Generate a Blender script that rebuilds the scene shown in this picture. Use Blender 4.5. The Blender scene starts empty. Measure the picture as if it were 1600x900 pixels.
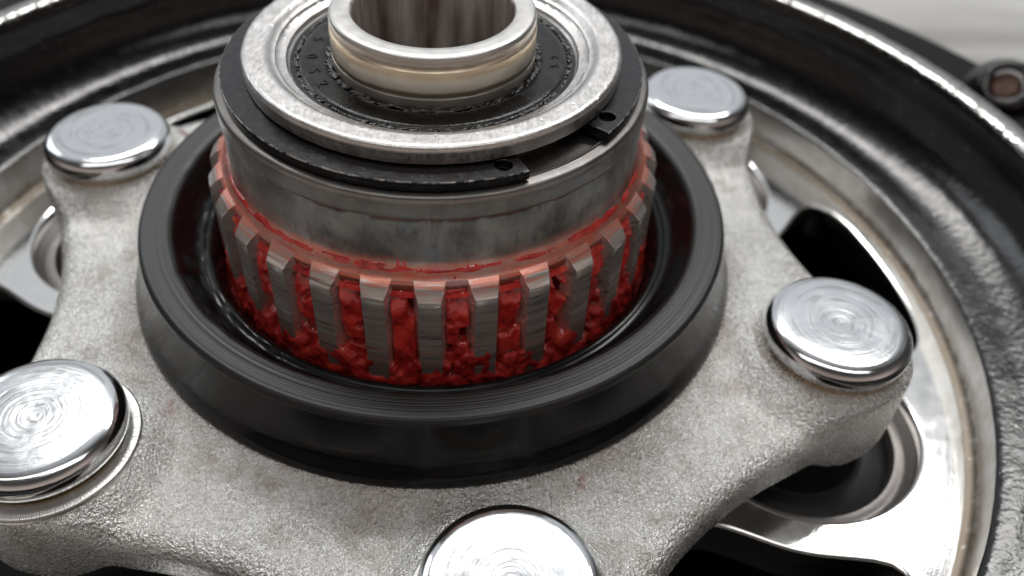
import bpy, bmesh, math, random
import numpy as np
from mathutils import Vector, Matrix, noise as mnoise

MM = 0.001                      # every shape below is given in millimetres
PI = math.pi
rad = math.radians
sc = bpy.context.scene
random.seed(7)

# ------------------------------------------------------------------ camera
EYE = Vector((11.1696, -97.06, 75.95))
EL, ROLL, F = 0.7686, 0.0553, 1361.8
fw = Vector((0, math.cos(EL), -math.sin(EL)))
r0 = Vector((1, 0, 0)); u0 = r0.cross(fw)
rv = math.cos(ROLL) * r0 + math.sin(ROLL) * u0
uv = -math.sin(ROLL) * r0 + math.cos(ROLL) * u0
cam_d = bpy.data.cameras.new('camera')
cam = bpy.data.objects.new('camera', cam_d); sc.collection.objects.link(cam)
m = Matrix((rv, uv, -fw)).transposed().to_4x4(); m.translation = EYE * MM
cam.matrix_world = m
cam_d.sensor_width = 36.0; cam_d.lens = 36.0 * F / 1600.0
cam_d.clip_start = 0.005; cam_d.clip_end = 20
cam_d.dof.use_dof = True; cam_d.dof.focus_distance = 0.0955; cam_d.dof.aperture_fstop = 18.0
sc.camera = cam

# ------------------------------------------------------------------ room light
w = bpy.data.worlds.new('World'); sc.world = w; w.use_nodes = True
nt = w.node_tree; nt.nodes.clear()
wo = nt.nodes.new('ShaderNodeOutputWorld'); bg = nt.nodes.new('ShaderNodeBackground')
tc = nt.nodes.new('ShaderNodeTexCoord'); sx = nt.nodes.new('ShaderNodeSeparateXYZ'); nt.links.new(tc.outputs['Generated'], sx.inputs[0])
def wr_(sock, a, b, c, d):
    x = nt.nodes.new('ShaderNodeMapRange'); x.interpolation_type = 'SMOOTHSTEP'; nt.links.new(sock, x.inputs[0])
    for q, v in enumerate((a, b, c, d)): x.inputs[q + 1].default_value = v
    return x.outputs[0]
def wm_(a, b):
    x = nt.nodes.new('ShaderNodeMath'); x.operation = 'MULTIPLY'; nt.links.new(a, x.inputs[0]); nt.links.new(b, x.inputs[1]); return x.outputs[0]
def wc_(f, a, b):
    x = nt.nodes.new('ShaderNodeMix'); x.data_type = 'RGBA'; nt.links.new(f, x.inputs[0])
    for sock, v in ((x.inputs[6], a), (x.inputs[7], b)):
        if hasattr(v, 'is_output'): nt.links.new(v, sock)
        else: sock.default_value = (*v, 1)
    return x.outputs[2]
# a plain room: dim ceiling, dark floor, pale lit wall beyond the wheel, warm wall on the near side
dt_ = nt.nodes.new('ShaderNodeVectorMath'); dt_.operation = 'DOT_PRODUCT'; dt_.inputs[1].default_value = (-0.10, 0.83, 0.55)
nt.links.new(tc.outputs['Generated'], dt_.inputs[0])
back = wr_(dt_.outputs['Value'], .50, .97, 0, 1)
near = wm_(wr_(sx.outputs[1], .2, -.5, 0, 1), wm_(wr_(sx.outputs[2], .75, .25, 0, 1), wr_(sx.outputs[2], -.35, .0, 0, 1)))
col = wc_(wr_(sx.outputs[2], -.25, .15, 0, 1), (.045, .036, .030), (.06, .055, .052))
col = wc_(near, col, (.52, .42, .375)); col = wc_(back, col, (.74, .76, .79))
nt.links.new(col, bg.inputs[0]); nt.links.new(bg.outputs[0], wo.inputs[0])
bg.inputs[1].default_value = 0.85

def area(name, loc, target, sx_, sy_, power, col):
    d = bpy.data.lights.new(name, 'AREA'); d.shape = 'RECTANGLE'; d.size = sx_; d.size_y = sy_
    d.energy = power; d.color = col
    o = bpy.data.objects.new(name, d); sc.collection.objects.link(o); o.location = loc
    o.rotation_euler = (Vector(target) - Vector(loc)).to_track_quat('-Z', 'Y').to_euler()
    return o
area('overhead_panel_light', (0.02, 0.69, 1.05), (0.02, 0.69, 0.0), 1.30, 0.17, 12.5, (1.0, 0.985, 0.96))
area('overhead_panel_light', (0.02, -0.22, 1.05), (0.02, -0.22, 0.0), 1.30, 0.24, 3.2, (1.0, 0.985, 0.96))  # unseen second panel, added as fill for grooves, teeth and hub front
area('side_fill_light', (-1.3, 0.9, 0.75), (0, 0, 0), 0.5, 0.7, 2.5, (0.92, 0.96, 1.0))  # cool fill added from the back left, no known source there

sc.view_settings.view_transform = 'Standard'; sc.view_settings.look = 'None'
sc.view_settings.exposure = 0.0; sc.view_settings.gamma = 1.0; sc.view_settings.use_curve_mapping = False
sc.render.engine = 'CYCLES'

# ------------------------------------------------------------------ helpers
COL = sc.collection
def tag(o, label=None, cat=None, group=None, kind=None):
    if label: o['label'] = label
    if cat: o['category'] = cat
    if group: o['group'] = group
    if kind: o['kind'] = kind
    return o
def mesh_obj(name, verts, faces, mat, parent=None, smooth=True, loc=None, autos=None):
    me = bpy.data.meshes.new(name)
    v = np.asarray(verts, float) * MM
    me.from_pydata(v.tolist(), [], faces)
    me.update()
    if mat: me.materials.append(mat)
    me.polygons.foreach_set('use_smooth', [smooth] * len(me.polygons))
    if autos is not None: me.set_sharp_from_angle(angle=rad(autos))
    o = bpy.data.objects.new(name, me); COL.objects.link(o)
    if parent: o.parent = parent
    if loc is not None: o.location = Vector(loc) * MM
    return o
def empty(name, loc=(0, 0, 0)):
    o = bpy.data.objects.new(name, None); COL.objects.link(o); o.location = Vector(loc) * MM
    o.empty_display_size = 0.01
    return o
def lathe(profile, n=256, jitter=0.0, jscale=0.3, seed=0.0, closed=False):
    """profile [(R, z)...] from inside over the top to the outside: faces look outwards"""
    V = []; Fc = []
    P = len(profile)
    for i in range(n):
        a = 2 * PI * i / n; c, s = math.cos(a), math.sin(a)
        for (R, z) in profile:
            if jitter:
                d = mnoise.noise(Vector((R * c * jscale + seed, R * s * jscale, z * jscale)))
                d2 = mnoise.noise(Vector((R * c * jscale * 4 + seed, R * s * jscale * 4, z * jscale * 4 + 9)))
                R2 = R + jitter * (d + 0.5 * d2); z2 = z + 0.6 * jitter * (d2 + 0.5 * d)
            else: R2, z2 = R, z
            V.append((R2 * c, R2 * s, z2))
    for i in range(n):
        j = (i + 1) % n
        for k in range(P if closed else P - 1):
            k2 = (k + 1) % P
            Fc.append((i * P + k, i * P + k2, j * P + k2, j * P + k))
    return V, Fc
def flip(Fc): return [tuple(reversed(f)) for f in Fc]
def refine(profile, step):
    out = [profile[0]]
    for a, b in zip(profile, profile[1:]):
        L = math.hypot(b[0] - a[0], b[1] - a[1]); n = max(1, int(L / step))
        for i in range(1, n + 1): out.append((a[0] + (b[0] - a[0]) * i / n, a[1] + (b[1] - a[1]) * i / n))
    return out
def flat_shape(name, loops, z0, z1, mat, parent=None, bevel=0.2):
    """2D outline with holes, extruded from z0 to z1 with a bevel; real solid mesh"""
    cu = bpy.data.curves.new(name, 'CURVE'); cu.dimensions = '2D'; cu.fill_mode = 'BOTH'
    cu.extrude = ((z1 - z0) / 2 - bevel) * MM; cu.bevel_depth = bevel * MM; cu.bevel_resolution = 2; cu.offset = -bevel * MM
    for L in loops:
        sp = cu.splines.new('POLY'); sp.points.add(len(L) - 1); sp.use_cyclic_u = True
        for p, (x, y) in zip(sp.points, L): p.co = (x * MM, y * MM, 0, 1)
    t = bpy.data.objects.new(name + '_tmp', cu); COL.objects.link(t)
    dg = bpy.context.evaluated_depsgraph_get(); dg.update()
    me = bpy.data.meshes.new_from_object(t.evaluated_get(dg)); me.name = name
    bpy.data.objects.remove(t); bpy.data.curves.remove(cu)
    me.transform(Matrix.Translation((0, 0, (z0 + z1) / 2 * MM)))
    me.materials.clear(); me.materials.append(mat)
    me.polygons.foreach_set('use_smooth', [True] * len(me.polygons)); me.set_sharp_from_angle(angle=rad(35))
    o = bpy.data.objects.new(name, me); COL.objects.link(o)
    if parent: o.parent = parent
    return o
def N3(x, y, z): return mnoise.noise(Vector((x, y, z)))

# ------------------------------------------------------------------ materials
class Mat:
    def __init__(s, name, base=(.5, .5, .5), metal=0.0, rough=.5, spec=.5, coat=0.0):
        s.m = bpy.data.materials.new(name); s.m.use_nodes = True; s.t = s.m.node_tree
        s.b = s.t.nodes['Principled BSDF']
        s.b.inputs['Base Color'].default_value = (*base, 1); s.b.inputs['Metallic'].default_value = metal
        s.b.inputs['Roughness'].default_value = rough; s.b.inputs['Specular IOR Level'].default_value = spec
        s.b.inputs['Coat Weight'].default_value = coat; s.b.inputs['Coat Roughness'].default_value = .1
        s.nrm = None
        tc = s.n('ShaderNodeTexCoord'); s.pos = s.vm('MULTIPLY', tc.outputs['Object'], (1000, 1000, 1000))   # mm
    def n(s, t): return s.t.nodes.new(t)
    def L(s, a, b): s.t.links.new(a, b)
    def inp(s, sock, v):
        if hasattr(v, 'is_output'): s.L(v, sock)
        else: sock.default_value = v
    def vm(s, op, a, b):
        x = s.n('ShaderNodeVectorMath'); x.operation = op; s.inp(x.inputs[0], a); s.inp(x.inputs[1], b); return x.outputs[0]
    def ma(s, op, a, b=0.0, clamp=False):
        x = s.n('ShaderNodeMath'); x.operation = op; s.inp(x.inputs[0], a); s.inp(x.inputs[1], b); x.use_clamp = clamp; return x.outputs[0]
    def sep(s, v):
        x = s.n('ShaderNodeSeparateXYZ'); s.L(v, x.inputs[0]); return x.outputs
    def comb(s, a, b, c):
        x = s.n('ShaderNodeCombineXYZ'); s.inp(x.inputs[0], a); s.inp(x.inputs[1], b); s.inp(x.inputs[2], c); return x.outputs[0]
    def cyl(s, ang=1.0):
        """(radius, angle*ang, height) in mm"""
        o = s.sep(s.pos)
        r = s.ma('SQRT', s.ma('ADD', s.ma('MULTIPLY', o[0], o[0]), s.ma('MULTIPLY', o[1], o[1])))
        a = s.ma('MULTIPLY', s.ma('ARCTAN2', o[1], o[0]), ang)
        return r, a, o[2]
    def noise(s, scale, detail=3, rough=.55, vec=None, dist=0.0):
        x = s.n('ShaderNodeTexNoise'); x.inputs['Scale'].default_value = scale; x.inputs['Detail'].default_value = detail
        x.inputs['Roughness'].default_value = rough; x.inputs['Distortion'].default_value = dist
        s.L(vec if vec is not None else s.pos, x.inputs['Vector']); return x.outputs['Fac']
    def voro(s, scale, vec=None, feat='F1'):
        x = s.n('ShaderNodeTexVoronoi'); x.inputs['Scale'].default_value = scale; x.feature = feat
        s.L(vec if vec is not None else s.pos, x.inputs['Vector']); return x.outputs['Distance']
    def ramp(s, f, stops):
        x = s.n('ShaderNodeValToRGB'); s.L(f, x.inputs[0]); el = x.color_ramp.elements
        while len(el) < len(stops): el.new(.5)
        for q, (p, c) in zip(el, stops):
            q.position = p; q.color = (*c, 1) if hasattr(c, '__len__') else (c, c, c, 1)
        return x.outputs[0]
    def rng(s, f, a, b, c, d):
        x = s.n('ShaderNodeMapRange'); s.inp(x.inputs[0], f)
        for i, v in enumerate((a, b, c, d)): x.inputs[i + 1].default_value = v
        return x.outputs[0]
    def mix(s, f, a, b):
        x = s.n('ShaderNodeMix'); x.data_type = 'RGBA'; s.inp(x.inputs[0], f)
        for sock, v in ((x.inputs[6], a), (x.inputs[7], b)):
            if hasattr(v, 'is_output'): s.L(v, sock)
            else: sock.default_value = (*v, 1)
        return x.outputs[2]
    def bump(s, h, strength, dist):
        x = s.n('ShaderNodeBump'); x.inputs['Strength'].default_value = strength; x.inputs['Distance'].default_value = dist * MM
        s.L(h, x.inputs['Height'])
        if s.nrm: s.L(s.nrm, x.inputs['Normal'])
        s.nrm = x.outputs[0]; s.L(s.nrm, s.b.inputs['Normal'])
    def color(s, v): s.inp(s.b.inputs['Base Color'], v)
    def rough(s, v): s.inp(s.b.inputs['Roughness'], v)
    def metal(s, v): s.inp(s.b.inputs['Metallic'], v)

RED = (.36, .018, .012)
# cast, zinc plated flange
M = Mat('cast_plate', metal=.97, rough=.34)
g = M.noise(2.5, 3, .62); g2 = M.noise(1.0, 2, .5); big = M.noise(.09, 3, .6)
M.bump(g2, .30, .4); M.bump(g, 1.0, .50)
c = M.ramp(big, [(.3, (.76, .755, .735)), (.7, (.95, .95, .935))])
st = M.noise(.16, 4, .65)
c = M.mix(M.rng(st, .54, .72, 0, .6), c, (.36, .30, .235))
dk = M.noise(3.2, 2, .6); c = M.mix(M.rng(dk, .62, .75, 0, .5), c, (.2, .19, .18))
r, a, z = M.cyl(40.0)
oil_shade = M.ma('ADD', M.noise(.12, 4, .65), M.rng(r, 42, 49, .16, -.12))  # brown oil tint at the seal foot, with painted shade deepening it
c = M.mix(M.rng(oil_shade, .50, .72, 0, .40), c, (.42, .34, .28))
for (qx, qy, qr) in ((-30.0, -32.2, 3.0), (20.6, -39.8, 2.6)):     # red oily stains by the seal
    dq = M.n('ShaderNodeVectorMath'); dq.operation = 'DISTANCE'; M.L(M.vm('MULTIPLY', M.pos, (1, 1, 0)), dq.inputs[0]); dq.inputs[1].default_value = (qx, qy, 0)
    c = M.mix(M.rng(M.ma('ADD', M.rng(dq.outputs['Value'], 0, qr, .28, -.3), M.noise(.7, 4, .7)), .56, .74, 0, .55), c, (.42, .12, .085))
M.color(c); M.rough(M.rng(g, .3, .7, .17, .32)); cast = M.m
# zinc plated pins with turning rings
M = Mat('pin_zinc', (.74, .76, .78), 1.0, .2)
r, a, z = M.cyl(.8)
wob = M.noise(.35, 2)
rr = M.ma('ADD', r, M.ma('MULTIPLY', wob, .35))
rings = M.noise(2.2, 2, .6, M.comb(rr, M.ma('MULTIPLY', a, .12), 0.0))
M.bump(rings, .09, .28)
f2 = M.noise(1.6, 3, .6); M.bump(f2, .03, .2)
cl = M.noise(.18, 3); M.rough(M.rng(cl, .3, .7, .10, .17))
dd = M.noise(1.3, 3, .6, M.comb(rr, M.ma('MULTIPLY', a, .6), 0.0))
M.color(M.mix(M.rng(dd, .52, .66, 0, .6), (.75, .77, .79), (.34, .33, .31))); pinm = M.m
# golden yellow neck
M = Mat('pin_neck', (.78, .62, .38), 1.0, .25); neckm = M.m
M = Mat('pin_washer', (.72, .71, .69), 1.0, .3)
r, a, z = M.cyl(70.0); M.bump(M.noise(1.0, 0, .5, M.comb(0.0, a, 0.0)), .35, .2); washm = M.m
# ground hub steel with grease wiped over the lower part
M = Mat('hub_steel', metal=1.0, rough=.3)
r, a, z = M.cyl(26.6)
br = M.noise(1.0, 3, .6, M.comb(0.0, M.ma('MULTIPLY', a, .35), M.ma('MULTIPLY', z, 9.0)))
bl = M.noise(.22, 4, .6)
c = M.mix(M.rng(bl, .35, .65, 0, 1), (.26, .265, .255), (.58, .59, .57))
vs = M.noise(1.0, 3, .65, M.comb(0.0, M.ma('MULTIPLY', a, .75), M.ma('MULTIPLY', z, .22)))
c = M.mix(M.rng(vs, .54, .70, 0, .5), c, (.12, .12, .125))
blue_refl = M.noise(.13, 2); c = M.mix(M.rng(blue_refl, .56, .66, 0, .7), c, (.42, .54, .62))  # bluish patches: blue reflections put into the steel colour
# the land above the step is brownish grey
c = M.mix(M.rng(z, 16.9, 17.2, 0, .55), c, (.36, .33, .31))
sm = M.noise(1.0, 4, .65, M.comb(0.0, M.ma('MULTIPLY', a, .16), M.ma('MULTIPLY', z, 1.3)))
edge = M.ma('ADD', M.rng(z, 9.6, 13.8, .34, -.42), M.ma('SUBTRACT', sm, .5))
fr = M.rng(edge, -.05, .38, 0, 1)
grv = M.rng(z, 8.5, 7.6, 0, 1)
c = M.mix(M.ma('MULTIPLY', fr, M.rng(M.noise(1.0, 4, .7, M.comb(M.ma('MULTIPLY', r, 5.0), M.ma('MULTIPLY', a, .22), M.ma('MULTIPLY', z, 3.0))), .38, .60, .45, .95)), c, (.84, .18, .095)); c = M.mix(grv, c, (.16, .012, .010)); c = M.mix(M.rng(z, 19.3, 19.7, 0, .75), c, (.13, .12, .115)); M.color(c)
M.metal(M.rng(fr, 0, 1, 1.0, .8)); M.rough(M.rng(br, .3, .7, .34, .44))
M.bump(br, .05, .12); M.bump(M.noise(2.2, 3, .6), .08, .2); hubm = M.m
# spline steel
def spline_mat():
    M = Mat('spline_steel', metal=.7, rough=.3)
    r, a, z = M.cyl(29.5)
    oi = M.n('ShaderNodeObjectInfo'); a = M.ma('ADD', a, M.ma('MULTIPLY', oi.outputs['Random'], 300.0))
    br = M.noise(1.0, 3, .65, M.comb(r, M.ma('MULTIPLY', a, .10), M.ma('MULTIPLY', z, 1.7)), .5)
    c = M.ramp(br, [(.30, (.16, .15, .145)), (.42, (.52, .495, .47)), (.58, (.66, .635, .61)), (.72, (.86, .84, .81))])
    sm = M.noise(.8, 4, .7, M.comb(M.ma('MULTIPLY', r, 4.0), M.ma('MULTIPLY', a, .3), M.ma('MULTIPLY', z, 2.0)))
    low = M.rng(z, -5, 3.5, .26, .02); top = M.rng(z, 7.7, 8.9, -.04, .20)
    fr = M.rng(M.ma('ADD', sm, M.ma('ADD', low, top)), .58, .70, 0, 1)
    outer = M.rng(r, 28.6, 29.5, 1.0, .0); lim = M.ma('MULTIPLY', fr, M.ma('ADD', M.ma('MULTIPLY', outer, .45), .50))
    M.color(M.mix(M.ma('MULTIPLY', lim, .72), c, (.82, .19, .10))); M.metal(M.rng(lim, 0, 1, .7, .5))
    M.rough(M.rng(br, .3, .7, .34, .24)); M.bump(M.noise(1.0, 3, .6, M.comb(r, M.ma('MULTIPLY', a, .2), M.ma('MULTIPLY', z, 7.0))), .06, .12)
    return M.m
splm = spline_mat()
# red grease
M = Mat('red_grease', RED, 0, .13, .6, .5)
gn = M.noise(.5, 4, .6); M.color(M.ramp(gn, [(.28, (.22, .010, .010)), (.45, (.50, .028, .024)), (.62, (.66, .050, .038)), (.78, (.76, .10, .06))]))
M.b.inputs['Subsurface Weight'].default_value = .0; M.b.inputs['Subsurface Radius'].default_value = (1, .1, .06); M.b.inputs['Subsurface Scale'].default_value = .0006
M.bump(M.noise(.8, 2, .5), .25, .5); M.bump(M.noise(2.4, 2, .6), .20, .18); greasem = M.m
M = Mat('old_grease', (.22, .035, .025), 0, .3, .5); M.bump(M.noise(1.5, 3), .3, .3); oldm = M.m
# rubber
M = Mat('seal_rubber', (.004, .004, .0045), 0, .38, .24)
r, a, z = M.cyl(3.0)
st = M.noise(3.6, 2, .65, M.comb(r, M.ma('MULTIPLY', a, .02), 0.0))
flat = M.rng(z, 9.1, 9.75, 0, 1)
M.bump(M.ma('MULTIPLY', st, flat), .50, .26); du = M.noise(1.3, 4, .7)
M.color(M.mix(M.rng(du, .62, .74, 0, .55), (.0045, .0045, .005), (.03, .029, .03)))
M.rough(M.rng(flat, 0, 1, .16, .42)); M.inp(M.b.inputs['Specular IOR Level'], M.rng(flat, 0, 1, .24, .62)); sealm = M.m
# aluminium retainer
M = Mat('aluminium_ring', metal=1.0, rough=.3)
sc1 = M.noise(1.0, 4, .7, M.vm('MULTIPLY', M.pos, (2.2, .5, .9))); sc2 = M.noise(.35, 4, .65)
M.color(M.ramp(sc2, [(.3, (.50, .485, .47)), (.7, (.70, .69, .68))]))
M.rough(M.rng(sc1, .3, .7, .26, .46)); M.bump(sc1, .20, .2); M.bump(M.noise(3.0, 3, .7), .10, .15)
vd = M.voro(.55); M.bump(M.rng(vd, .0, .16, 0, 1), .25, .2); alum = M.m
# black oxide circlip
M = Mat('black_oxide', (.016, .016, .018), .0, .3, .5)
sp = M.noise(3.5, 3, .7); M.bump(sp, .18, .12)
M.color(M.mix(M.rng(sp, .66, .74, 0, .6), (.004, .004, .005), (.15, .14, .14)))

r, a, z = M.cyl(25); we = M.ma('MULTIPLY', M.rng(r, 25.58, 25.72, 0, 1), M.rng(z, .95, 1.08, 0, 1)); wf = M.ma('MULTIPLY', we, M.rng(M.noise(.9, 4, .7), .45, .6, 0, 1))
base_c = M.b.inputs['Base Color'].links[0].from_socket; M.color(M.mix(wf, base_c, (.55, .53, .51))); M.metal(wf); M.rough(M.rng(M.noise(1.2, 3), .3, .7, .18, .30)); clipm = M.m
# bearing seal
M = Mat('bearing_rubber', (.004, .0037, .0037), 0, .35, .40)
M.bump(M.noise(2.5, 3, .6), .25, .18); M.rough(M.rng(M.noise(.5, 3), .3, .7, .14, .34)); brgm = M.m
M = Mat('black_gunk', (.010, .008, .008), 0, .12, .6, .5); M.bump(M.noise(4, 3), .4, .2); gunkm = M.m
# sleeve with varnish bands
M = Mat('sleeve_steel', metal=1.0, rough=.2)
r, a, z = M.cyl(12.4)
wz = M.ma('ADD', z, M.ma('MULTIPLY', M.ma('SUBTRACT', M.noise(1.0, 3, .5, M.comb(0.0, M.ma('MULTIPLY', a, .12), 0.0)), .5), .8))
zz = M.rng(wz, 21.6, 28.0, 0, 1)
c = M.ramp(zz, [(.0, (.46, .44, .41)), (.18, (.52, .49, .45)), (.225, (.22, .17, .12)), (.27, (.25, .20, .14)), (.32, (.60, .56, .50)), (.50, (.62, .56, .47)),
                (.60, (.52, .41, .29)), (.70, (.60, .50, .38)), (.75, (.27, .22, .18)), (.86, (.40, .36, .31)), (.94, (.60, .59, .57)), (1.0, (.62, .61, .60))])
ins = M.rng(r, 9.75, 9.95, 1, 0)
brn = M.noise(1.0, 3, .6, M.comb(0.0, M.ma('MULTIPLY', a, .25), M.ma('MULTIPLY', z, .05)))
c = M.mix(ins, c, M.mix(M.rng(brn, .35, .65, 0, 1), (.18, .13, .11), (.72, .69, .66)))  # pale vertical bore streaks: lamp reflections put into the colour
spk = M.noise(1.9, 3, .6); c = M.mix(M.rng(spk, .69, .75, 0, .7), c, (.07, .045, .035))
M.color(c); M.metal(M.rng(ins, 0, 1, 1.0, .45))
f = M.noise(1.0, 3, .6, M.comb(0.0, M.ma('MULTIPLY', a, .15), M.ma('MULTIPLY', z, 8)))
M.bump(f, .05, .15); M.rough(M.rng(M.noise(.6, 3), .3, .7, .34, .46)); slvm = M.m
# machined wheel web
M = Mat('machined_alloy', (.80, .80, .79), 1.0, .2)
r, a, z = M.cyl(60)
tr = M.noise(3.0, 1, .5, M.comb(r, M.ma('MULTIPLY', a, .01), 0.0)); M.bump(tr, .05, .1)
dt = M.noise(.22, 4, .65); rim = M.rng(r, 79.2, 80.4, 0, .35)
c = M.mix(M.rng(M.ma('ADD', dt, M.ma('MULTIPLY', rim, .6)), .66, .80, 0, .75), (.80, .80, .79), (.40, .35, .28)); M.color(c)
M.rough(M.rng(M.noise(.4, 3), .3, .7, .08, .14)); M.bump(M.noise(2.5, 2), .05, .10); webm = M.m
M = Mat('alloy_wall', (.5, .48, .45), 1.0, .36)
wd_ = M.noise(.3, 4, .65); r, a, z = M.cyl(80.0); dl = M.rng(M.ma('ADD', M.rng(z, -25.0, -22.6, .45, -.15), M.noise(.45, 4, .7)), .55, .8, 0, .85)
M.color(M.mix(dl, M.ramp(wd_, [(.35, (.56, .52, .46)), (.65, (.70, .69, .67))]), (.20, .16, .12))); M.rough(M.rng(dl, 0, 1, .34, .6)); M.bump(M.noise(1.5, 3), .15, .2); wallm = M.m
# black painted casting
M = Mat('black_paint', (.002, .002, .0025), 0, .14, .5, .0)
M.bump(M.noise(1.05, 2, .5), .16, .32); r, a, z = M.cyl(95)
wn = M.noise(1.3, 4, .7); ed = M.rng(z, -3.6, -2.55, 0, .30); ed2 = M.rng(r, 94.6, 95.4, 0, 1); wr = M.rng(M.ma('ADD', wn, M.ma('MULTIPLY', ed, ed2)), .66, .76, 0, 1)
M.color(M.mix(wr, (.003, .003, .0035), (.55, .54, .52))); M.metal(wr); M.rough(M.rng(M.noise(.5, 3), .3, .7, .12, .22)); blkm = M.m
M = Mat('void_black', (.006, .006, .006), 0, .7, .2); voidm = M.m
M = Mat('bushing_rubber', (.020, .019, .021), 0, .5, .4)
M.bump(M.noise(1.2, 3), .3, .3); sp = M.noise(1.8, 3, .7); M.color(M.mix(M.rng(sp, .68, .74, 0, .8), (.006, .0055, .007), (.16, .14, .14))); bushm = M.m
M = Mat('bushing_steel', (.30, .28, .27), 1.0, .42); M.bump(M.noise(1.2, 3), .25, .2); bushsm = M.m
M = Mat('rusty_plug', (.20, .10, .075), .2, .55); M.color(M.ramp(M.noise(.5, 3), [(.3, (.08, .04, .032)), (.7, (.17, .095, .075))])); rustm = M.m
M = Mat('bench_sheet', (.45, .445, .43), .3, .4)
bs = M.noise(1.0, 3, .5, M.vm('MULTIPLY', M.pos, (.004, .030, .01))); M.color(M.ramp(bs, [(.32, (.16, .15, .145)), (.5, (.44, .435, .42)), (.68, (.66, .655, .64))])); benchm = M.m

# ================================================================== large surfaces
V = []; Fc = []
nb = 24; xs = np.linspace(-900, 900, nb); ys = np.linspace(-700, 1100, nb)
for yy in ys:
    for xx in xs: V.append((xx, yy, -66))
for j in range(nb - 1):
    for i in range(nb - 1): Fc.append((j * nb + i, j * nb + i + 1, (j + 1) * nb + i + 1, (j + 1) * nb + i))
tag(mesh_obj('workbench_top', V, Fc, benchm), 'pale grey streaked bench surface out of focus behind the wheel', 'bench', kind='structure')

# pin directions: six around the flange
PR, PZ, PH = 56.85, -4.5, 162.9
PIN = [rad(PH - 60 * i) for i in range(6)]
PINXY = [(PR * math.cos(t), PR * math.sin(t)) for t in PIN]
MID = [rad(PH + 30 - 60 * i) for i in range(6)]

# ------------------------------------------------------------------ wheel hub
wheel = empty('wheel_hub', (0, 0, -60))
tag(wheel, 'black painted wheel hub drum with bare machined alloy web around the flange', 'wheel hub')
WZ = 60.0                       # children are given in world heights, so lift them again
def under(o, parent_z): o.location.z -= parent_z * MM; return o
def circle(cx, cy, R, n=72): return [(cx + R * math.cos(2 * PI * i / n), cy + R * math.sin(2 * PI * i / n)) for i in range(n)]
loops = [circle(0, 0, 81.4, 240), circle(0, 0, 30, 96)[::-1]]
for (x, y) in PINXY: loops.append(circle(x, y, 17.2)[::-1])
def smax(a, b, k):
    h = max(k - abs(a - b), 0) / k
    return max(a, b) + h * h * k * .25
for mth in MID:
    cx, cy = 62 * math.cos(mth), 62 * math.sin(mth)
    pts = []
    for i in range(110):
        t = 2 * PI * i / 110; lo, hi = 0.0, 40.0
        def fn(s):
            x, y = cx + s * math.cos(t), cy + s * math.sin(t); rr_ = math.hypot(x, y)
            v = smax(rr_ - 77.8, 48.0 - rr_, 3)
            for (px, py) in PINXY: v = smax(v, 22.3 - math.hypot(x - px, y - py), 12)
            return v
        for _ in range(40):
            mm = (lo + hi) / 2
            if fn(mm) < 0: lo = mm
            else: hi = mm
        pts.append((cx + lo * math.cos(t), cy + lo * math.sin(t)))
    loops.append(pts[::-1])
web = flat_shape('web', loops, -32, -25, webm, wheel, .5); web.location.z = WZ * MM
# bright wall between web and paint
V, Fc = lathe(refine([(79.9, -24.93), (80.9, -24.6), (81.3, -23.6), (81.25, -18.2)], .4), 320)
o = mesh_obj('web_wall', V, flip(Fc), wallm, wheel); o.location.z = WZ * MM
# black drum
prof = [(81.25, -18.2), (81.5, -17.95), (82.2, -17.8), (83.2, -17.7), (84.6, -17.55)]
for i in range(1, 15):
    t = i / 14 * rad(70); prof.append((84.6 + 9.2 * math.sin(t), -17.55 + 9.8 * (1 - math.cos(t))))
prof += [(94.2, -8.4), (94.7, -5.0), (95.0, -3.6), (95.5, -2.9), (96.3, -2.55), (98.6, -2.6), (99.6, -3.0), (100.4, -4.3), (100.9, -6.8), (101.2, -14)]
V, Fc = lathe(refine(prof, .8), 360, .10, .35)
o = mesh_obj('drum_rim', V, flip(Fc), blkm, wheel); o.location.z = WZ * MM
V, Fc = lathe([(101.2, -14), (103, -14.3), (128, -14), (129.5, -14.6), (130, -17), (130, -66)], 200)
o = mesh_obj('outer_black_ring', V, flip(Fc), voidm, wheel); o.location.z = WZ * MM  # near-black ring outside the drum lip
V, Fc = lathe([(0.01, -50), (60, -50), (129.5, -50)], 96)
o = mesh_obj('black_backing', V, flip(Fc), voidm, wheel); o.location.z = WZ * MM  # black disc added so the web openings look dark
# spoke lug with a rusty plug, beyond the drum edge
la = rad(28.6); lp = Vector((121.0 * math.cos(la), 121.0 * math.sin(la), -12.0))
V, Fc = lathe([(3.6, 3.4), (4.2, 3.9), (5.2, 3.9), (6.2, 3.2), (6.8, 1.5), (7.4, -1.0), (9.0, -3.0)], 64, .25, .3, 3.0)
lug = mesh_obj('spoke_lug', V, flip(Fc), blkm, wheel); lug.location = (lp + Vector((0, 0, WZ))) * MM; lug.rotation_euler = (rad(40), 0, rad(-30)); lug.scale = (.85, .85, .85)
V, Fc = lathe([(0.01, 2.5), (2.0, 2.45), (3.3, 2.3), (3.65, 1.5)], 48, .12, .4, 5.0)
mesh_obj('plug', V, flip(Fc), rustm, lug)

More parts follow.
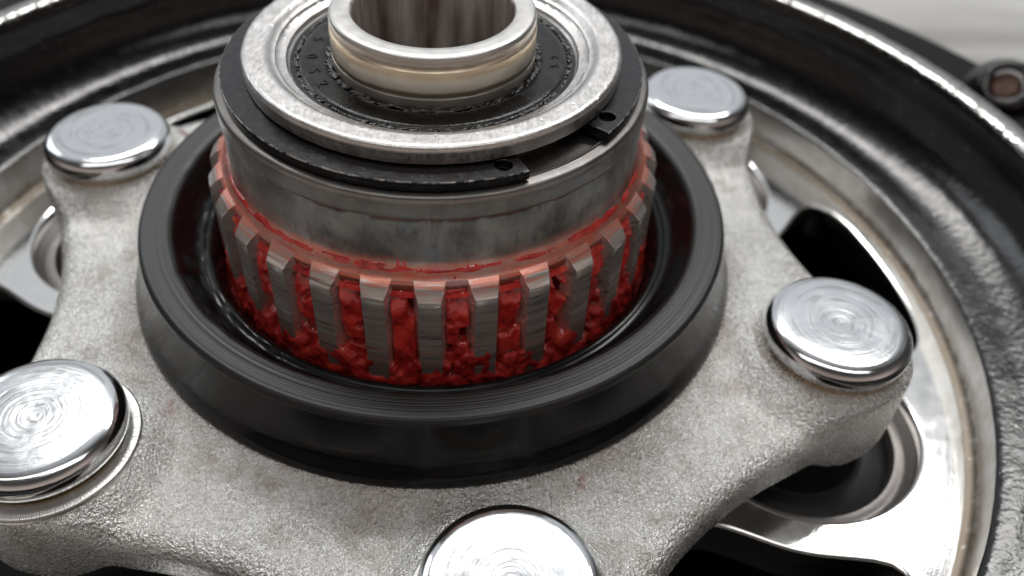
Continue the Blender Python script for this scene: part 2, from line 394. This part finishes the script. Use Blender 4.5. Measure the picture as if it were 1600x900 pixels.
# ------------------------------------------------------------------ damper bushings seen in the web holes
def bushing(i, label):
    x, y = PINXY[i]
    b = empty('damper_bushing', (x, y, -40))
    tag(b, label, 'bushing', 'damper bushings in the wheel web')
    V, Fc = lathe(refine([(14.3, -33), (14.3, -28.6), (14.6, -28.2), (15.6, -28.2), (16.0, -28.4), (17.15, -27.3), (17.15, -27.0)], .6), 120)
    o = mesh_obj('steel_sleeve', V, flip(Fc), bushsm, b, autos=40); o.location.z = 40 * MM
    V, Fc = lathe([(9.5, -30.0), (9.9, -29.6), (11, -29.5), (13.3, -29.9), (14.28, -30.3)], 96, .1, .3, i)
    o = mesh_obj('rubber_core', V, flip(Fc), bushm, b); o.location.z = 40 * MM
    V, Fc = lathe([(0.01, -31), (9.55, -31), (9.55, -29.9)], 64)
    o = mesh_obj('inner_tube', V, flip(Fc), voidm, b); o.location.z = 40 * MM
bushing(3, 'steel sleeved black rubber bushing below the right-hand pin, most exposed of its kind')
bushing(0, 'steel sleeved rubber bushing peeking out left of the flange near the upper left pin')
bushing(2, 'sliver of steel sleeved bushing showing in the alloy web below the upper right pin')

# ================================================================== driven flange
fl = empty('driven_flange', (0, 0, -22))
tag(fl, 'cast silver drive flange with six round pins and a greasy splined hub', 'drive flange')
FZ = 22.0
def fchild(o): o.location.z = FZ * MM; return o
SC_D, SC_R = 110.0, 55.3
SCC = [(SC_D * math.cos(t), SC_D * math.sin(t)) for t in MID]
def outline(x, y):
    rr_ = math.hypot(x, y); d = rr_ - 61.0
    for (cx, cy) in SCC: d = smax(d, SC_R - math.hypot(x - cx, y - cy), 4)
    for (px, py) in PINXY:
        bdist = math.hypot(x - px, y - py) - 10.7
        h = max(5 - abs(d - bdist), 0) / 5; d = min(d, bdist) - h * h * 5 * .25
    return d
NT = 900
Rout = []
for i in range(NT):
    t = 2 * PI * i / NT; c, s = math.cos(t), math.sin(t); lo, hi = 45., 75.
    for _ in range(30):
        mm = (lo + hi) / 2
        if outline(mm * c, mm * s) < 0: lo = mm
        else: hi = mm
    Rout.append(lo)
def sstep(a, b, x):
    t = min(1, max(0, (x - a) / (b - a))); return t * t * (3 - 2 * t)
def topz(x, y, e):
    rr_ = math.hypot(x, y)
    z = -11.9 + 2.6 * math.exp(-(max(0, rr_ - 41.8) / 3.4) ** 1.5)
    bz = 0
    for (px, py) in PINXY:
        d = math.hypot(x - px, y - py)
        if d < 16: bz = max(bz, 1 - sstep(10.2, 14.6, d))
    z = z + (-8.85 - z) * bz
    rr2 = 3.0 - 2.4 * bz
    if e < rr2: z -= rr2 - math.sqrt(max(0, rr2 * rr2 - (rr2 - e) ** 2))
    z += .10 * N3(x * .25, y * .25, 1.3) + .05 * N3(x * .9, y * .9, 4.1)
    return z, bz
V = []; Fc = []
inner = [41.0, 42.0, 42.6, 43.2, 44, 45, 46]
NR = 40
edge_off = [3.0, 2.6, 2.2, 1.8, 1.4, 1.1, .8, .55, .35, .2, .1, .03, 0]
for i in range(NT):
    t = 2 * PI * i / NT; c, s = math.cos(t), math.sin(t); R = Rout[i]
    rs = inner + [46 + (R - 3.4 - 46) * k / NR for k in range(1, NR + 1)] + [R - q for q in edge_off]
    for rr_ in rs:
        z, bz = topz(rr_ * c, rr_ * s, R - rr_); V.append((rr_ * c, rr_ * s, z))
    zb = -17.5 - 4.5 * bz
    z0 = V[-1][2]
    for k, o_ in ((.3, .10), (.6, .16), (.85, .1), (.95, -.15), (1.0, -.8)):
        V.append(((R + o_) * c, (R + o_) * s, z0 + (zb - z0) * k))
    V.append((40 * c, 40 * s, -18.5))
PN = len(V) // NT
for i in range(NT):
    j = (i + 1) % NT
    for k in range(PN - 1): Fc.append((i * PN + k, i * PN + k + 1, j * PN + k + 1, j * PN + k))
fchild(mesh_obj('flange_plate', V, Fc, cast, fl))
# pins
cap_prof = [(0.01, 0.0), (2, .02), (4, .03), (6, .03), (7.6, .0), (8.2, -.10), (8.7, -.32), (9.1, -.66), (9.38, -1.1), (9.5, -1.6), (9.52, -2.2), (9.45, -2.8), (9.25, -3.3), (8.95, -3.55), (8.8, -3.6)]
for i, (x, y) in enumerate(PINXY):
    V, Fc = lathe(refine(cap_prof, .35), 160, .010, .25, i * 3.7)
    p = mesh_obj('drive_pin', V, flip(Fc), pinm, fl, loc=(x, y, PZ + FZ)); p.rotation_euler.z = 1.1 * i
    p.rotation_euler.x = rad((0, 0, 0, 0, 0, 0)[i])
    V, Fc = lathe([(8.75, -3.5), (8.85, -3.75), (8.7, -4.1), (8.7, -4.4)], 96)
    mesh_obj('neck', V, flip(Fc), neckm, p)
    V, Fc = lathe([(8.6, -4.02), (9.6, -4.0), (10.35, -4.02), (10.55, -4.12), (10.6, -4.25), (10.6, -4.6)], 160, .03, .3, i)
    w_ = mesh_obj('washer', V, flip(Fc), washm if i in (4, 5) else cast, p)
    if i not in (4, 5): w_.scale = (.972, .972, 1)
    if i in (4, 5): w_.location = ((.35, -.25, 0) if i == 5 else (.5, .15, 0)); w_.location = Vector(w_.location) * MM
# hub cylinder
prof = [(20.0, 21.0), (20.0, 19.5), (24.3, 19.45), (24.6, 19.5), (24.75, 19.9), (24.9, 20.05), (25.1, 20.05), (25.2, 19.9), (25.4, 19.86), (26.2, 19.9), (26.55, 19.75), (26.75, 19.4), (26.75, 17.2), (26.68, 17.0), (26.5, 16.85), (26.5, 11.1), (26.58, 10.7), (26.8, 10.2), (27.2, 9.65), (27.7, 9.2), (28.0, 9.0), (28.1, 8.85), (28.1, 8.6), (28.0, 7.9), (27.85, 7.0), (27.75, 5.8), (27.7, 4.5), (27.7, -11.0), (41.5, -11.0)]
V, Fc = lathe(refine(prof, .5), 300, .035, .4)
fchild(mesh_obj('hub_core', V, flip(Fc), hubm, fl, autos=50))
# spline teeth
NTH = 29; PITCH = 2 * PI / NTH; GR0 = rad(-92.0)
def tooth_mesh():
    secs = []      # (R, z_top) inner->outer along the top, halves widths
    def hw(R): return 1.30 + (29.6 - R) * .34
    path = [(27.5, 9.0), (27.75, 9.2), (28.1, 8.97), (28.6, 8.66), (28.75, 8.52), (29.5, 7.62), (29.6, 7.35)]
    V = []; Fc = []
    for (R, z) in path:
        h = hw(R); n_ = 3
        for q in (-1, -.94, 0, .94, 1):
            drop = .05 if abs(q) == 1 else 0
            R2 = R - (.03 if abs(q) == 1 else 0) ; y_ = q * h
            V.append((math.sqrt(R2 * R2 - y_ * y_), y_, z - drop))
    zs = [6.5, 5, 3, 1, -1, -3, -5, -8, -10.5]
    for z in zs:
        h = hw(29.6)
        for q in (-1, -.94, 0, .94, 1):
            R2 = 29.6 - (.05 if abs(q) == 1 else 0); y_ = q * h
            V.append((math.sqrt(R2 * R2 - y_ * y_), y_, z))
    rows = len(path) + len(zs)
    for k in range(rows - 1):
        for q in range(4): Fc.append((k * 5 + q, (k + 1) * 5 + q, (k + 1) * 5 + q + 1, k * 5 + q + 1))
    # flanks down to the root
    base = len(V); h = hw(27.5)
    for s in (-1, 1):
        V.append((math.sqrt(27.5 ** 2 - h * h), s * h, 8.8)); V.append((math.sqrt(27.5 ** 2 - h * h), s * h, -10.5))
    for s, q in ((0, 0), (1, 4)):
        col = [k * 5 + q for k in range(rows)]
        f = [base + 2 * s] + col + [base + 2 * s + 1]
        Fc.append(tuple(f) if s == 0 else tuple(reversed(f)))
    return V, Fc
V, Fc = tooth_mesh()
proto = None
for i in range(NTH):
    a_ = GR0 + PITCH * (i + .5)
    if proto is None:
        proto = mesh_obj('spline_tooth', V, [tuple(reversed(f)) for f in Fc], splm, fl, autos=28); o = proto
        # rotate the mesh instead of the copy so that texture space stays common
    else:
        o = proto.copy(); COL.objects.link(o)
        o.parent = fl
    o.location.z = FZ * MM; o.rotation_euler.z = a_

# ------------------------------------------------------------------ rubber seal ring
sp_ = [(30.6, -7.4), (30.25, -6.6), (30.4, -5.9), (31.0, -5.0), (31.5, -4.35), (31.9, -4.1), (32.3, -4.25), (32.8, -4.5), (33.5, -4.2), (34.3, -3.2), (35.0, -1.9), (35.6, -.75), (36.0, -.2), (36.5, 0), (38.3, .03), (39.4, .02), (39.85, -.12), (40.05, -.5), (40.3, -2.0), (40.6, -3.6), (41.0, -5.4), (41.35, -6.6), (41.6, -7.1), (42.2, -8.3), (42.4, -9.3), (42.1, -9.95), (41.2, -10.1), (31, -10.1)]
V, Fc = lathe(refine(sp_, .35), 420)
V = np.array(V); rr_ = np.hypot(V[:, 0], V[:, 1]); an = np.degrees(np.arctan2(V[:, 1], V[:, 0]))
# scuffed, folded lip on the left
for q in range(len(V)):
    if 30.2 < rr_[q] < 36.4 and (an[q] > 130 or an[q] < -120):
        d = .22 * N3(V[q, 0] * .3, V[q, 1] * .3, 3) + .04 * N3(V[q, 0] * 1.1, V[q, 1] * 1.1, 8)
        V[q, 2] += d
ring = mesh_obj('seal_ring', V - np.array([0, 0, -10.1]), flip(Fc), sealm, loc=(0, 0, -10.1))
tag(ring, 'thick black rubber seal ring seated on the flange around the splines', 'seal')

# ------------------------------------------------------------------ circlip
a0, a1 = -35.2, 298.7
outer_, inner_ = [], []
for i in range(241):
    t = rad(a0 + (a1 - a0) * i / 240); outer_.append((25.75 * math.cos(t), 25.75 * math.sin(t))); 
    ri = 22.3; inner_.append((ri * math.cos(t), ri * math.sin(t)))
lp_ = [outer_ + inner_[::-1]]
for ha in (-28.6, -66.4):
    t = rad(ha); lp_.append(circle(23.85 * math.cos(t), 23.85 * math.sin(t), .95, 28)[::-1])
clip = flat_shape('circlip', lp_, 0, 1.15, clipm, None, .13); clip.location.z = 20.08 * MM
tag(clip, 'thin black circlip with two eyelets in the groove round the hub', 'circlip')

# ------------------------------------------------------------------ bearing retainer, bearing, sleeve
prof = [(16.6, 21.25), (17.4, 21.4), (17.75, 21.75), (17.85, 22.1), (18.5, 22.3), (18.95, 22.5), (19.05, 22.75), (19.35, 22.8), (20.05, 23.4), (20.3, 23.5), (22.4, 23.54), (22.75, 23.42), (22.94, 23.1), (22.94, 21.5), (22.7, 21.3), (21.5, 21.26), (20.02, 21.24)]
V, Fc = lathe(refine(prof, .3), 320, .045, .5, 6.0)
V = np.array(V)
ret = mesh_obj('retainer_ring', V - np.array([0, 0, 21.2]), flip(Fc), alum, loc=(0, 0, 21.2), autos=45)
tag(ret, 'bright scratched aluminium ring on top of the hub above the circlip', 'ring')
brg = empty('bearing', (0, 0, 20)); tag(brg, 'sealed bearing with a black dirty rubber face around the sleeve', 'bearing')
V, Fc = lathe(refine([(12.3, 21.2), (12.5, 21.35), (13.2, 21.45), (13.5, 21.65), (16.0, 21.68), (16.3, 21.55), (16.5, 21.35), (16.8, 21.4), (17.0, 21.6), (17.25, 21.62), (17.5, 21.5), (17.6, 21.0)], .3), 240, .03, .5, 9.0)
o = mesh_obj('rubber_face', V, flip(Fc), brgm, brg); o.location.z = -20 * MM
V, Fc = lathe([(12.2, 19), (12.2, 20.9), (12.6, 21.15)], 96); o = mesh_obj('inner_race', V, flip(Fc), hubm, brg); o.location.z = -20 * MM
def emboss(txt, R, ang, size, rot):
    cu = bpy.data.curves.new('embossed_mark', 'FONT'); cu.body = txt; cu.size = size * MM; cu.extrude = .06 * MM; cu.align_x = 'CENTER'; cu.align_y = 'CENTER'; cu.offset = 0
    t = bpy.data.objects.new('t', cu); COL.objects.link(t); dg = bpy.context.evaluated_depsgraph_get(); dg.update()
    me = bpy.data.meshes.new_from_object(t.evaluated_get(dg)); bpy.data.objects.remove(t)
    me.materials.clear(); me.materials.append(brgm)
    o = bpy.data.objects.new('embossed_mark', me); COL.objects.link(o); o.parent = brg
    a_ = rad(ang); o.location = (R * math.cos(a_) * MM, R * math.sin(a_) * MM, 1.70 * MM); o.rotation_euler.z = a_ + rad(rot)
for ch, an_ in (('5', 173), ('0', -170.5), ('S', -157), ('2', -145)): emboss(ch, 14.9, an_, 2.0, 90)
for ch, an_ in (('5', -6), ('2', 2)): emboss(ch, 15.0, an_, 1.5, 90)
# sleeve
prof = [(9.62, -18), (9.62, 27.35), (9.75, 27.65), (10.0, 27.78), (11.9, 27.80), (12.15, 27.70), (12.3, 27.45), (12.36, 27.1), (12.34, 26.6), (12.22, 26.5), (12.22, 26.15), (12.42, 26.0), (12.45, 25.8), (12.45, 23.1), (12.36, 23.0), (12.36, 22.75), (12.45, 22.65), (12.45, 20.5)]
V, Fc = lathe(refine(prof, .5), 256, .018, .5, 4.0)
V = np.array(V)
slv = mesh_obj('spacer_sleeve', V, flip(Fc), slvm, autos=40)
tag(slv, 'polished steel sleeve with brown varnish bands standing in the bearing', 'sleeve')

# ------------------------------------------------------------------ grease
V = []; Fc = []
NA = NTH * 34; zs = np.linspace(8.75, -7.0, 96)
for i in range(NA):
    t = 2 * PI * i / NA; ph = ((t - GR0) / PITCH) % 1.0; gd = min(ph, 1 - ph)      # 0 at groove centre
    gi = math.floor((t - GR0) / PITCH + .5) % NTH
    c, s = math.cos(t), math.sin(t); td = math.degrees(math.atan2(s, c))
    side = max(0, (abs(td + 85) - 42) / 50)          # thicker away from the front
    groove = 1 - sstep(.17, .34, gd)
    bead = 1 - sstep(.26, .30, gd)
    for z in zs:
        x, y = 29 * c, 29 * s
        n1 = N3(x * .42, y * .42, z * .26 + 2); n2 = N3(x * .8, y * .8, z * .5 + 7); n3 = N3(x * 1.7, y * 1.7, z * 1.2)
        gfill = .5 + .5 * N3(gi * 7.31, 1.7, z * .22)
        fill = 28.95 + .65 * n1 + .32 * n2 + .08 * n3 + .6 * (gfill - .5)
        hole = N3(x * .5 + 11, y * .5, z * .40 - 4) + .25 * n2
        if hole > .20: fill -= min(1.5, 1.5 * (hole - .20) / .12)
        fill -= .9 * sstep(4.8, 7.4, z + 2.5 * (gfill - .5)); fill = min(fill, 29.3 + .15 * n2)
        Rg = 27.4 + (fill - 27.4) * groove
        # smear over the teeth, more near the bottom and at the sides
        low = 1 - sstep(-6.0, 1.2, z)
        smear = .55 * n1 + .30 * n2 + .10 * n3 + .85 * low + .25 * min(1, side) - .62
        if smear > 0: Rg = max(Rg, 29.50 + min(.5, smear * .8) + .05 * n3)
        else: Rg = max(Rg, min(29.5, 28.9 + smear)) if groove < .3 else Rg
        # bottom bead against the seal lip
        bb = 1 - sstep(-5.9, -4.9, z); Rg = Rg + bb * max(0, 29.75 + .5 * n2 + .12 * n3 - Rg)
        # stop at the top of the spline
        tz = sstep(7.0, 8.6, z)
        lim = 29.1 - 1.2 * max(0, (z - 6.8) / 1.5) if z > 6.8 else 99
        if z > 6.8: Rg = min(Rg, lim + .05 * n2)
        if z > 8.3: Rg = min(Rg, 28.2)
        if z > 8.6: Rg = 27.5
        V.append((Rg * c, Rg * s, z))
NZ = len(zs)
for i in range(NA):
    j = (i + 1) % NA
    for k in range(NZ - 1): Fc.append((i * NZ + k, i * NZ + k + 1, j * NZ + k + 1, j * NZ + k))
base = len(V)
# film in the corner between hub and spline tops
rs = np.linspace(26.46, 28.6, 30); NB = 1500
def shelf(R):
    pts = [(26.5, 11.1), (26.58, 10.7), (26.8, 10.2), (27.2, 9.65), (27.7, 9.2), (28.3, 8.84), (28.6, 8.64), (29, 8.2)]
    for a_, b_ in zip(pts, pts[1:]):
        if R <= b_[0]: return a_[1] + (b_[1] - a_[1]) * max(0, (R - a_[0])) / (b_[0] - a_[0])
    return 8.3
for i in range(NB):
    t = 2 * PI * i / NB; c, s = math.cos(t), math.sin(t)
    ph = ((t - GR0) / PITCH) % 1.0; gd = min(ph, 1 - ph)
    for R in rs:
        x, y = R * c, R * s
        n1 = N3(t * 4, R * 3.0, 5); n2 = N3(t * 12, R * 2.2, 9); n3 = N3(x * 2.2, y * 2.2, 2)
        th = -.09 + .30 * math.exp(-((R - 26.95 - .22 * n1) / .17) ** 2) * (.5 + .9 * n2) + .35 * max(0, n3 - .34)
        if R > 28.0: th -= .15 * (R - 28.0) / .7
        if gd < .27 and R > 27.9: th -= 1.2
        zz_ = shelf(R) + min(.32, th)
        V.append(((R + .3 * max(-.3, min(th, .3))) * c, (R + .3 * max(-.3, min(th, .3))) * s, zz_))
for i in range(NB):
    j = (i + 1) % NB
    for k in range(29): Fc.append((base + i * 30 + k, base + j * 30 + k, base + j * 30 + k + 1, base + i * 30 + k + 1))
gr = mesh_obj('grease', V, flip(Fc), greasem)
tag(gr, 'glossy red grease packed into the spline grooves and smeared over the teeth', 'grease', kind='stuff')
# black gunk round the bearing face
def blob_ring(name, R0, spread, z, n, smin, smax_, seed, mat):
    rnd = random.Random(seed); V = []; Fc = []
    bm = bmesh.new(); bmesh.ops.create_icosphere(bm, subdivisions=2, radius=1); sv = [v.co.copy() for v in bm.verts]; sf = [tuple(v.index for v in f.verts) for f in bm.faces]; bm.free()
    for i in range(n):
        t = rnd.uniform(0, 2 * PI); dens = .5 + .5 * N3(math.cos(t) * 2.2, math.sin(t) * 2.2, seed)
        if rnd.random() > dens * 1.3: continue
        R = R0 + rnd.gauss(0, spread); s_ = rnd.uniform(smin, smax_) * (.6 + .8 * dens); b_ = len(V); ar = rnd.uniform(0, PI)
        ex = rnd.uniform(1.0, 4.0)
        for v in sv:
            d = 1 + .35 * N3(v.x * 1.6 + i, v.y * 1.6, v.z * 1.6)
            x, y = v.x * ex * d * s_, v.y * d * s_
            tt = t + PI / 2 + ar * .25
            V.append((R * math.cos(t) + x * math.cos(tt) - y * math.sin(tt), R * math.sin(t) + x * math.sin(tt) + y * math.cos(tt), z + v.z * .7 * d * s_))
        Fc += [tuple(b_ + q for q in f) for f in sf]
    return V, Fc
V1, F1 = blob_ring('a', 12.85, .22, 21.5, 420, .10, .30, 3, None)
V2, F2 = blob_ring('b', 16.75, .16, 21.5, 520, .07, .20, 8, None)
b_ = len(V1); V1 += V2; F1 += [tuple(b_ + q for q in f) for f in F2]
gk = mesh_obj('black_gunk', V1, F1, gunkm)
tag(gk, 'wet black gunk crusted on the bearing face around the sleeve', 'dirt', kind='stuff')
# stray grease smears on the flange beside the seal
def smear(x, y, a_, l, wd, seed, lab):
    V = []; Fc = []; nu, nv = 26, 12; ca, sa = math.cos(a_), math.sin(a_)
    for i in range(nu):
        for j in range(nv):
            u_ = i / (nu - 1) * 2 - 1; v_ = j / (nv - 1) * 2 - 1
            px = x + ca * u_ * l - sa * v_ * wd; py = y + sa * u_ * l + ca * v_ * wd
            h = .22 * (1 - u_ * u_) * (1 - v_ * v_) + .30 * N3(u_ * 2.2 + seed, v_ * 1.6, seed) * (1 - u_ * u_) - .06 - .25 * (u_ * u_ + v_ * v_) * .4
            V.append((px, py, topz(px, py, 9)[0] + h))
    for i in range(nu - 1):
        for j in range(nv - 1): Fc.append((i * nv + j, (i + 1) * nv + j, (i + 1) * nv + j + 1, i * nv + j + 1))
    o = mesh_obj('grease_smear', V, Fc, oldm); tag(o, lab, 'grease')
smear(-45.5, 25.0, rad(60), 1.4, .9, 7.0, 'dab of red grease between the upper left pin and the seal')
